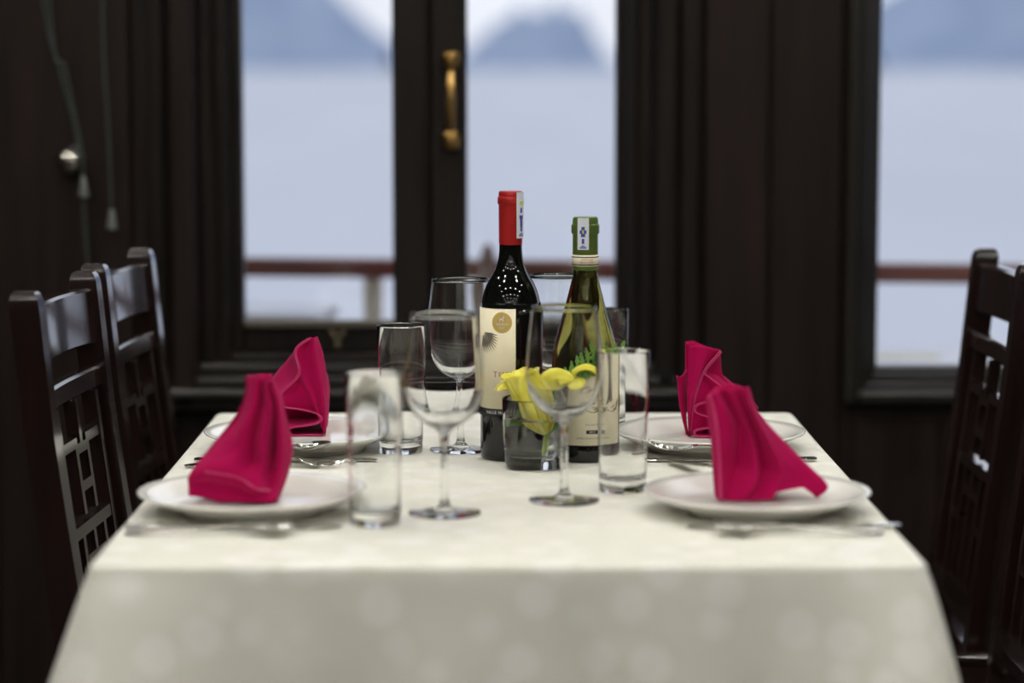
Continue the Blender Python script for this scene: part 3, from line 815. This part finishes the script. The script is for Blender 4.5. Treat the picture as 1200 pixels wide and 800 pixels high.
for z, w, h in ((.283,.004,.010),(.289,.006,.004),(.297,.003,.006),(.275,.003,.006),(.2675,.007,.0015),(.2695,.004,.0012)):
    patch(bm, .0163, math.radians(50)-w/.032, math.radians(50)+w/.032, z-h/2, z+h/2, 4, .0001)
obj('print', bm, M['ink_blue'], st)
obj('print', patch(bmesh.new(), .01635, math.radians(42), math.radians(62), .3035, .3075, 4, .0001), M['stamp_yellow'], st, False, 'yellow green mark')
Rb = .0364
la = obj('label', patch(bmesh.new(), Rb, math.radians(-98), math.radians(9), .0625, .182, 40), M['label'], rb, True, 'cream paper label')
Rt = Rb+.0006
def disc(bm, r, n=32):
    c = bm.verts.new((0,0,0)); vs = [bm.verts.new((r*math.cos(2*PI*i/n), r*math.sin(2*PI*i/n), 0)) for i in range(n)]
    mid = [bm.verts.new((r*.5*math.cos(2*PI*i/n), r*.5*math.sin(2*PI*i/n), 0)) for i in range(n)]
    for i in range(n):
        j = (i+1)%n; bm.faces.new((c, mid[i], mid[j])); bm.faces.new((mid[i], vs[i], vs[j], mid[j]))
    return bm
def wrapped(bm, R, deg, z):
    for v in bm.verts:
        a = math.radians(deg)+v.co.x/R
        v.co = Vector((R*math.sin(a), -R*math.cos(a), z+v.co.y))
    return bm
gd = obj('gold_seal', wrapped(disc(bmesh.new(), .0125), Rt, -17, .166), M['gold'], la, False, 'round gold seal')
# little animal silhouette and words inside the seal, drawn as the print of the label
bm = bmesh.new()
def poly(bm, pts): bm.faces.new([bm.verts.new((x,y,0)) for x,y in pts])
poly(bm, [(-.0028,.0006),(.0012,.0012),(.0022,.0040),(.0030,.0040),(.0026,.0014),(.0018,-.0004),(.0024,-.0030),(.0016,-.0030),(.0008,-.0008),(-.0016,-.0008),(-.0022,-.0030),(-.0030,-.0030),(-.0026,-.0006)])
for v in bm.verts: v.co.y += .004
wrapped(bm, Rt+.0002, -17, .166)
obj('emblem', bm, M['white_ink'], la)
def ptext(s, size, R, deg, z, m, parent, space=1):
    b = text_mesh(s, size, space); wrapped(b, R, deg, z); return obj('lettering', b, m, parent)
ptext('RESERVA', .0038, Rt+.0002, -17, .1640, M['white_ink'], la)
ptext('2013', .0032, Rt+.0002, -17, .1598, M['white_ink'], la)
# grey sketch of a feathered wing at the left of the label
bm = bmesh.new()
for k in range(13):   # feathers fanning down and right from the shoulder
    an = math.radians(-8-k*7.5); L = .030-.0008*abs(k-5); dx, dy = math.cos(an), math.sin(an); w = .0017
    poly(bm, [(-.012+dx*.003, .016+dy*.003), (-.012+dx*L*.6-dy*w, .016+dy*L*.6+dx*w), (-.012+dx*L, .016+dy*L), (-.012+dx*L*.6+dy*w*.4, .016+dy*L*.6-dx*w*.4)])
bmesh.ops.subdivide_edges(bm, edges=bm.edges[:], cuts=5, use_grid_fill=True); wrapped(bm, Rt, -44, .138); obj('engraving', bm, M['ink'], la, False, 'grey engraved wing drawing')
ptext('TUR', .0095, Rt, -18, .104, M['ink_red'], la, 1.3)
bm = patch(bmesh.new(), Rb+.0002, math.radians(-98), math.radians(9), .054, .0632, 40)
bd = obj('label_band', bm, M['ink_black'], rb, True, 'narrow black band under the label')
ptext('VALLE MAULE', .0050, Rb+.0009, -24, .0586, M['white_ink'], bd, 1.15)

# white wine
wb = thing('wine_bottle', 'olive green wine bottle with green foil neck and sloping shoulders', 'bottle', (.1070, 2.862, Z), 0)
prof = [(0,.006),(.022,.003),(.036,0),(.0395,.002),(.0407,.008),(.0407,.100),(.0400,.118),(.0375,.136),(.0325,.155),(.0260,.176),(.0205,.197),(.0165,.213),(.0146,.224),(.0138,.236),(.0136,.24)]
body = [tuple(v)[:2] for v in cr([(r,z,0) for r,z in prof[4:]], 3)]
obj('glass_body', add_lathe(bmesh.new(), prof[:4]+body+[(0,.24)], 72), M['white_bottle'], wb, True, 'translucent olive glass')
obj('base', add_lathe(bmesh.new(), [(.0360,-.0001),(.0397,.0018),(.0410,.008),(.0410,.0195),(.0407,.0205),(.0404,.008),(.036,.001)], 72, closed=True), M['red_bottle'], wb, True, 'thick dark glass foot')
fo = obj('foil', add_lathe(bmesh.new(), [(0,.2265),(.0150,.2265),(.0152,.229),(.0150,.2685),(.0162,.2695),(.0167,.2710),(.0167,.2785),(.0162,.2800),(.0152,.2808),(.0152,.286),(.0142,.2885),(.013,.2893),(0,.2893)], 48), M['green_foil'], wb, True, 'green foil capsule'); autosmooth(fo, 24)
bm = bmesh.new(); patch(bm, .0155, math.radians(-165), math.radians(165), .231, .2445, 48)
nb = obj('neck_band', bm, M['label2'], wb, True, 'cream paper band around the neck')
bm = bmesh.new(); 
for z in (.2325, .2415): patch(bm, .01595, math.radians(-165), math.radians(165), z, z+.0012, 48, .0001)
obj('print', bm, M['ink_black'], nb)
ptext('DOMAINE', .0030, .0163, 6, .2392, M['ink_red'], nb, 1.1)
ptext('SAINTE CROIX', .0026, .0163, 6, .2358, M['ink_red'], nb, 1.0)
st = obj('tax_seal', patch(bmesh.new(), .0169, math.radians(-34), math.radians(12), .251, .2885, 12), M['stamp'], wb, False, 'pale blue paper strip over the foil')
bm = bmesh.new()
for z, w, h in ((.272,.008,.004),(.276,.004,.004),(.268,.005,.004),(.2535,.008,.0015),(.2555,.004,.0012),(.261,.003,.006)):
    patch(bm, .01745, math.radians(-11)-w/.034, math.radians(-11)+w/.034, z-h/2, z+h/2, 4, .0001)
obj('print', bm, M['ink_blue'], st)
obj('print', patch(bmesh.new(), .0176, math.radians(-14), math.radians(-8), .270, .274, 4, .0001), M['stamp_yellow'], st, False, 'small yellow mark')
Rw = .0410
la = obj('label', patch(bmesh.new(), Rw, math.radians(-34), math.radians(66), .0215, .0985, 40), M['label2'], wb, True, 'pale cream label with grey landscape drawing')
Rt = Rw+.0006
bm = bmesh.new()
rnd = random.Random(3)
for k in range(26):   # sketched hills and branches
    x = -.022+.0018*k; y = .006*math.sin(k*.5)+rnd.uniform(-.002,.002)
    poly(bm, [(x,y),(x+.006,y+rnd.uniform(.001,.004)),(x+.0062,y+.0008),(x+.0005,y-.0008)])
for k in range(14):
    x = -.024+.0036*k; poly(bm, [(x,-.006+.0015*math.sin(k)),(x+.004,-.005+.0015*math.sin(k+1)),(x+.004,-.0058+.0015*math.sin(k+1)),(x,-.0068+.0015*math.sin(k))])
wrapped(bm, Rt, 22, .068); obj('engraving', bm, M['ink'], la, False, 'grey engraved landscape')
ptext('SAINTE', .0036, Rt, 10, .046, M['ink'], la, 1.4)
bm = bmesh.new(); poly(bm, [(-.007,-.0022),(.007,-.0022),(.007,.0022),(-.007,.0022)]); bmesh.ops.subdivide_edges(bm, edges=bm.edges[:], cuts=4, use_grid_fill=True)
wrapped(bm, Rt, 10, .0375); obj('print', bm, M['ink_black'], la, False, 'small black rectangle')
ptext('2012', .0036, Rt+.0002, 10, .0375, M['white_ink'], la)
ptext('APPELLATION CONTROLEE', .0030, Rt, 10, .0300, M['ink'], la)

# ------------------------------------------------------------------ cutlery
def outline_plate(bm, pts, thick, lift):
    """flat cutlery: half outline (x, halfwidth, z) mirrored"""
    G = []
    for x, w, z, dish in pts:
        row = []
        for j in range(9):
            v = (j/8-.5)*2
            row.append(Vector((x, v*w, z - dish*(1-v*v))))
        G.append(row)
    sb = bmesh.new(); grid_faces(sb, G); thicken(sb, thick)
    me = bpy.data.meshes.new('x'); sb.to_mesh(me); sb.free(); bm.from_mesh(me); bpy.data.meshes.remove(me)
def make_spoon(label, L=.17):
    t = thing('spoon', label, 'spoon', (0,0,0), 0, 'table cutlery')
    k = L/.17
    bm = bmesh.new()
    pts = [(-.085*k,.001,.0035,0),(-.082*k,.0062,.0035,0),(-.07*k,.0065,.0038,0),(-.03*k,.0035,.007,0),(.02*k,.0026,.0115,0),(.036*k,.003,.012,0)]
    outline_plate(bm, pts, .0018, 0); obj('handle', bm, M['steel'], t, True)
    bm = bmesh.new()
    pts = [(.034*k,.003,.0115,0),(.040*k,.010,.0108,.003),(.050*k,.0165,.0105,.0062),(.062*k,.0182,.0105,.0075),(.074*k,.0155,.0105,.006),(.082*k,.009,.0104,.003),(.085*k,.002,.0103,.0006)]
    outline_plate(bm, [tuple(v) for v in [(a,b,c,d) for a,b,c,d in pts]], .0012, 0); obj('bowl', bm, M['steel'], t, True)
    return t
def make_knife(label):
    t = thing('table_knife', label, 'knife', (0,0,0), 0, 'table cutlery')
    bm = bmesh.new(); pts = [(-.11,.002,.0045,0),(-.107,.0065,.0048,0),(-.08,.0062,.0048,0),(-.03,.0048,.0048,0),(-.005,.0045,.0048,0)]
    outline_plate(bm, pts, .0035, 0); obj('handle', bm, M['steel'], t, True)
    bm = bmesh.new(); pts = [(-.006,.0045,.0035,0),(.0,.0075,.003,0),(.06,.0095,.003,0),(.09,.0085,.003,0),(.105,.004,.003,0),(.108,.0008,.003,0)]
    outline_plate(bm, pts, .0012, 0); obj('blade', bm, M['steel'], t, True)
    return t
def make_fork(label):
    t = thing('fork', label, 'fork', (0,0,0), 0, 'table cutlery')
    bm = bmesh.new(); pts = [(-.095,.001,.0035,0),(-.092,.0062,.0035,0),(-.08,.0065,.0038,0),(-.03,.0035,.0075,0),(.02,.0027,.0125,0),(.038,.004,.012,0)]
    outline_plate(bm, pts, .0018, 0); obj('handle', bm, M['steel'], t, True)
    bm = bmesh.new(); pts = [(.037,.004,.0118,0),(.045,.0105,.0095,.001),(.056,.0118,.0055,.0015),(.062,.0118,.0045,.0015)]
    outline_plate(bm, pts, .0014, 0)
    for y in (-.0102,-.0035,.0035,.0102):
        add_tube(bm, [(.060,y,.0040),(.074,y,.0032),(.086,y,.0050),(.095,y*.95,.0090)], [.0015,.0014,.0012,.0007], 8)
    obj('tines', bm, M['steel'], t, True)
    return t
sp = make_spoon('spoon at the near left edge of the table, in front of the near left plate', .17); sp.location = (-.283, 2.368, Z)
kn = make_knife('knife in front of the near left plate, between plate and spoon'); kn.location = (-.262, 2.404, Z); kn.rotation_euler = (0,0,math.radians(.5))
fk = make_fork('fork behind the near left napkin, its handle end poking out at the left'); fk.location = (-.268, 2.795, Z)
copy_tree(kn, (-.247, 2.838, Z), 0, 'knife in front of the far left plate, end showing left of the near napkin')
sp2 = copy_tree(sp, (-.276, 2.811, Z+.0075), 0, 'spoon in front of the far left plate, its raised bowl beside the far left tumbler')
sp2.rotation_euler = (0, math.radians(-6.5), math.radians(1))
copy_tree(sp, (.300, 2.364, Z), PI, 'spoon in front of the near right plate, close to the table edge')
copy_tree(kn, (.300, 2.400, Z), PI, 'knife in front of the near right plate, between plate and spoon')
f2 = copy_tree(fk, (.274, 2.812, Z+.008), PI, 'fork in front of the far right plate, tines raised beside the right tumbler')
f2.rotation_euler = (0, math.radians(-7), PI-math.radians(1))
copy_tree(kn, (.272, 2.838, Z), PI, 'knife in front of the far right plate, end showing right of the napkin')
k4 = copy_tree(kn, (.2435, 2.720, Z+.011), math.radians(110), 'knife leaning on the near right plate rim, blade left of the near right napkin')
k4.rotation_euler = (0, math.radians(5), math.radians(110))

# ------------------------------------------------------------------ outside
dk = struct('deck', box(-3, 4, 4.12, 5.05, -.12, -.04), mat('deck_boards', (.35,.30,.26), .6))
# rail with posts and lower boards; the rail runs slightly toward us at the right
rail = thing('deck_railing', 'red brown wooden ship railing outside the windows', 'railing', (0, 4.76, -.04), math.radians(-7.5))
obj('handrail', box(-2.2, 2.4, -.03, .03, .854, .890, .008, 3), M['rail_wood'], rail)
obj('lower_rail', box(-2.2, .22, -.02, .02, .702, .722, .004), M['rail_wood'], rail)
for x in (-1.75, -1.05, -.245, 1.62, 2.3):
    obj('post', box(x-.017, x+.017, -.017, .017, 0, .854, .003), M['cream_paint'], rail, False, 'cream painted post')
obj('bulwark', box(-2.2, 2.4, .0, .03, .02, .66, .004), M['white_paint'], rail, False, 'white painted boards below the rail')
bn = thing('deck_bench', 'long white bench with faded yellow stripes outside the right window', 'bench', (1.15, 4.36, -.04))
obj('bench_top', box(-.72, .0, -.20, .20, .715, .740, .006, 2), M['white_paint'], bn)
obj('bench_body', box(-.70, -.02, -.18, .18, 0, .715, .004), M['white_paint'], bn)
for x0, x1 in ((-.49,-.34),(-.28,-.06)):
    obj('stripe', box(x0, x1, -.0, .05, .7395, .7415), M['yellow_paint'], bn, False, 'faded yellow stripe')
bx = thing('deck_locker', 'low white locker on the deck beyond the left casement', 'locker', (-.42, 4.60, -.04), math.radians(-7.5))
obj('body', box(-.16,.10,-.10,.10,0,.79,.01,2), mat('locker_paint', (.60,.61,.64), .5), bx)
obj('lid', box(-.165,.105,-.105,.105,.79,.81,.006,2), M['white_paint'], bx)
tag(obj('mooring_post', add_lathe(bmesh.new(), [(0,0),(.035,0),(.035,.70),(.02,.72),(.022,.80),(.026,.84),(.018,.87),(.014,.885),(.016,.90),(.010,.925),(0,.935)], 24), M['brown_paint'], None, True),
    'turned brown post with pointed top outside, left of the red-capped bottle', 'post').location = (-.014, 4.62, -.04)

# sea and hills; the boat sits pitched a little, so the whole outside is tilted by half a degree
world_root_tilt = math.radians(.47)
def tilt(o):
    o.rotation_euler = (world_root_tilt, 0, 0)
sea = obj('sea', box(-3000, 3000, 6.5, 3600, -2.62, -2.5), M['sea'], None); tilt(sea); sea['kind'] = 'structure'
rnd = random.Random(11)
def hill(x0, x1, y, h, seed, label, peaks):
    bm = bmesh.new(); n = 60; G = []
    r = random.Random(seed); ph = [r.uniform(0, 6.28) for _ in range(8)]
    for d, hf in ((-120,0),(-70,.45),(-30,.85),(0,1),(60,.7),(130,0)):
        row = []
        for i in range(n+1):
            u = i/n; x = x0+(x1-x0)*u
            e = 0
            for (c, w, a) in peaks: e = max(e, a*math.exp(-abs((u-c)/w)**2.6))
            e *= 1+.05*math.sin(u*31+ph[0])+.03*math.sin(u*57+ph[1])
            row.append(Vector((x, y+d+6*math.sin(u*20+d), -3+h*e*hf*(1+.04*math.sin(d+u*40)))))
        G.append(row)
    grid_faces(bm, G)
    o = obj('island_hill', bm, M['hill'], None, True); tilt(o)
    return tag(o, label, 'hill')
# angular scale: 1 px = 1/2833 rad -> at 1500 m 0.53 m
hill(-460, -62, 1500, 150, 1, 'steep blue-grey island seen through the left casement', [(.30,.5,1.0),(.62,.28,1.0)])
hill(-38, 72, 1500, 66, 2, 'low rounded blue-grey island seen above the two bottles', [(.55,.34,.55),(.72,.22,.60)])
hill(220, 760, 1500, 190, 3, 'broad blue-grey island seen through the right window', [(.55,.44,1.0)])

# ------------------------------------------------------------------ sky
w = bpy.data.worlds.new('world'); sc.world = w; w.use_nodes = True
n = w.node_tree.nodes; l = w.node_tree.links; bg = n['Background']
tc = n.new('ShaderNodeTexCoord'); sep = n.new('ShaderNodeSeparateXYZ'); l.new(tc.outputs['Generated'], sep.inputs[0])
rp = n.new('ShaderNodeValToRGB'); rp.color_ramp.elements[0].position = 0; rp.color_ramp.elements[0].color = (.86,.88,.93,1)
rp.color_ramp.elements[1].position = .5; rp.color_ramp.elements[1].color = (.76,.81,.92,1)
l.new(sep.outputs['Z'], rp.inputs[0])
nz = n.new('ShaderNodeTexNoise'); nz.inputs['Scale'].default_value = 6; nz.inputs['Detail'].default_value = 4; l.new(tc.outputs['Generated'], nz.inputs['Vector'])
mr = n.new('ShaderNodeMapRange'); mr.inputs['From Min'].default_value = .35; mr.inputs['From Max'].default_value = .65; mr.inputs['To Min'].default_value = .88; mr.inputs['To Max'].default_value = 1.1
l.new(nz.outputs['Fac'], mr.inputs['Value'])
mx = n.new('ShaderNodeVectorMath'); mx.operation = 'SCALE'; l.new(rp.outputs[0], mx.inputs[0]); l.new(mr.outputs[0], mx.inputs['Scale'])
l.new(mx.outputs[0], bg.inputs['Color']); bg.inputs['Strength'].default_value = 1.1

# ------------------------------------------------------------------ view
vs = sc.view_settings
sc.display_settings.display_device = 'sRGB'
vs.view_transform = 'Standard'; vs.look = 'None'; vs.gamma = 1; vs.use_curve_mapping = False; vs.exposure = 0.0
sc.cycles.max_bounces = 14; sc.cycles.transparent_max_bounces = 24; sc.cycles.transmission_bounces = 12; sc.cycles.glossy_bounces = 6
sc.cycles.sample_clamp_indirect = 12
sc.cycles.caustics_reflective = True; sc.cycles.caustics_refractive = True
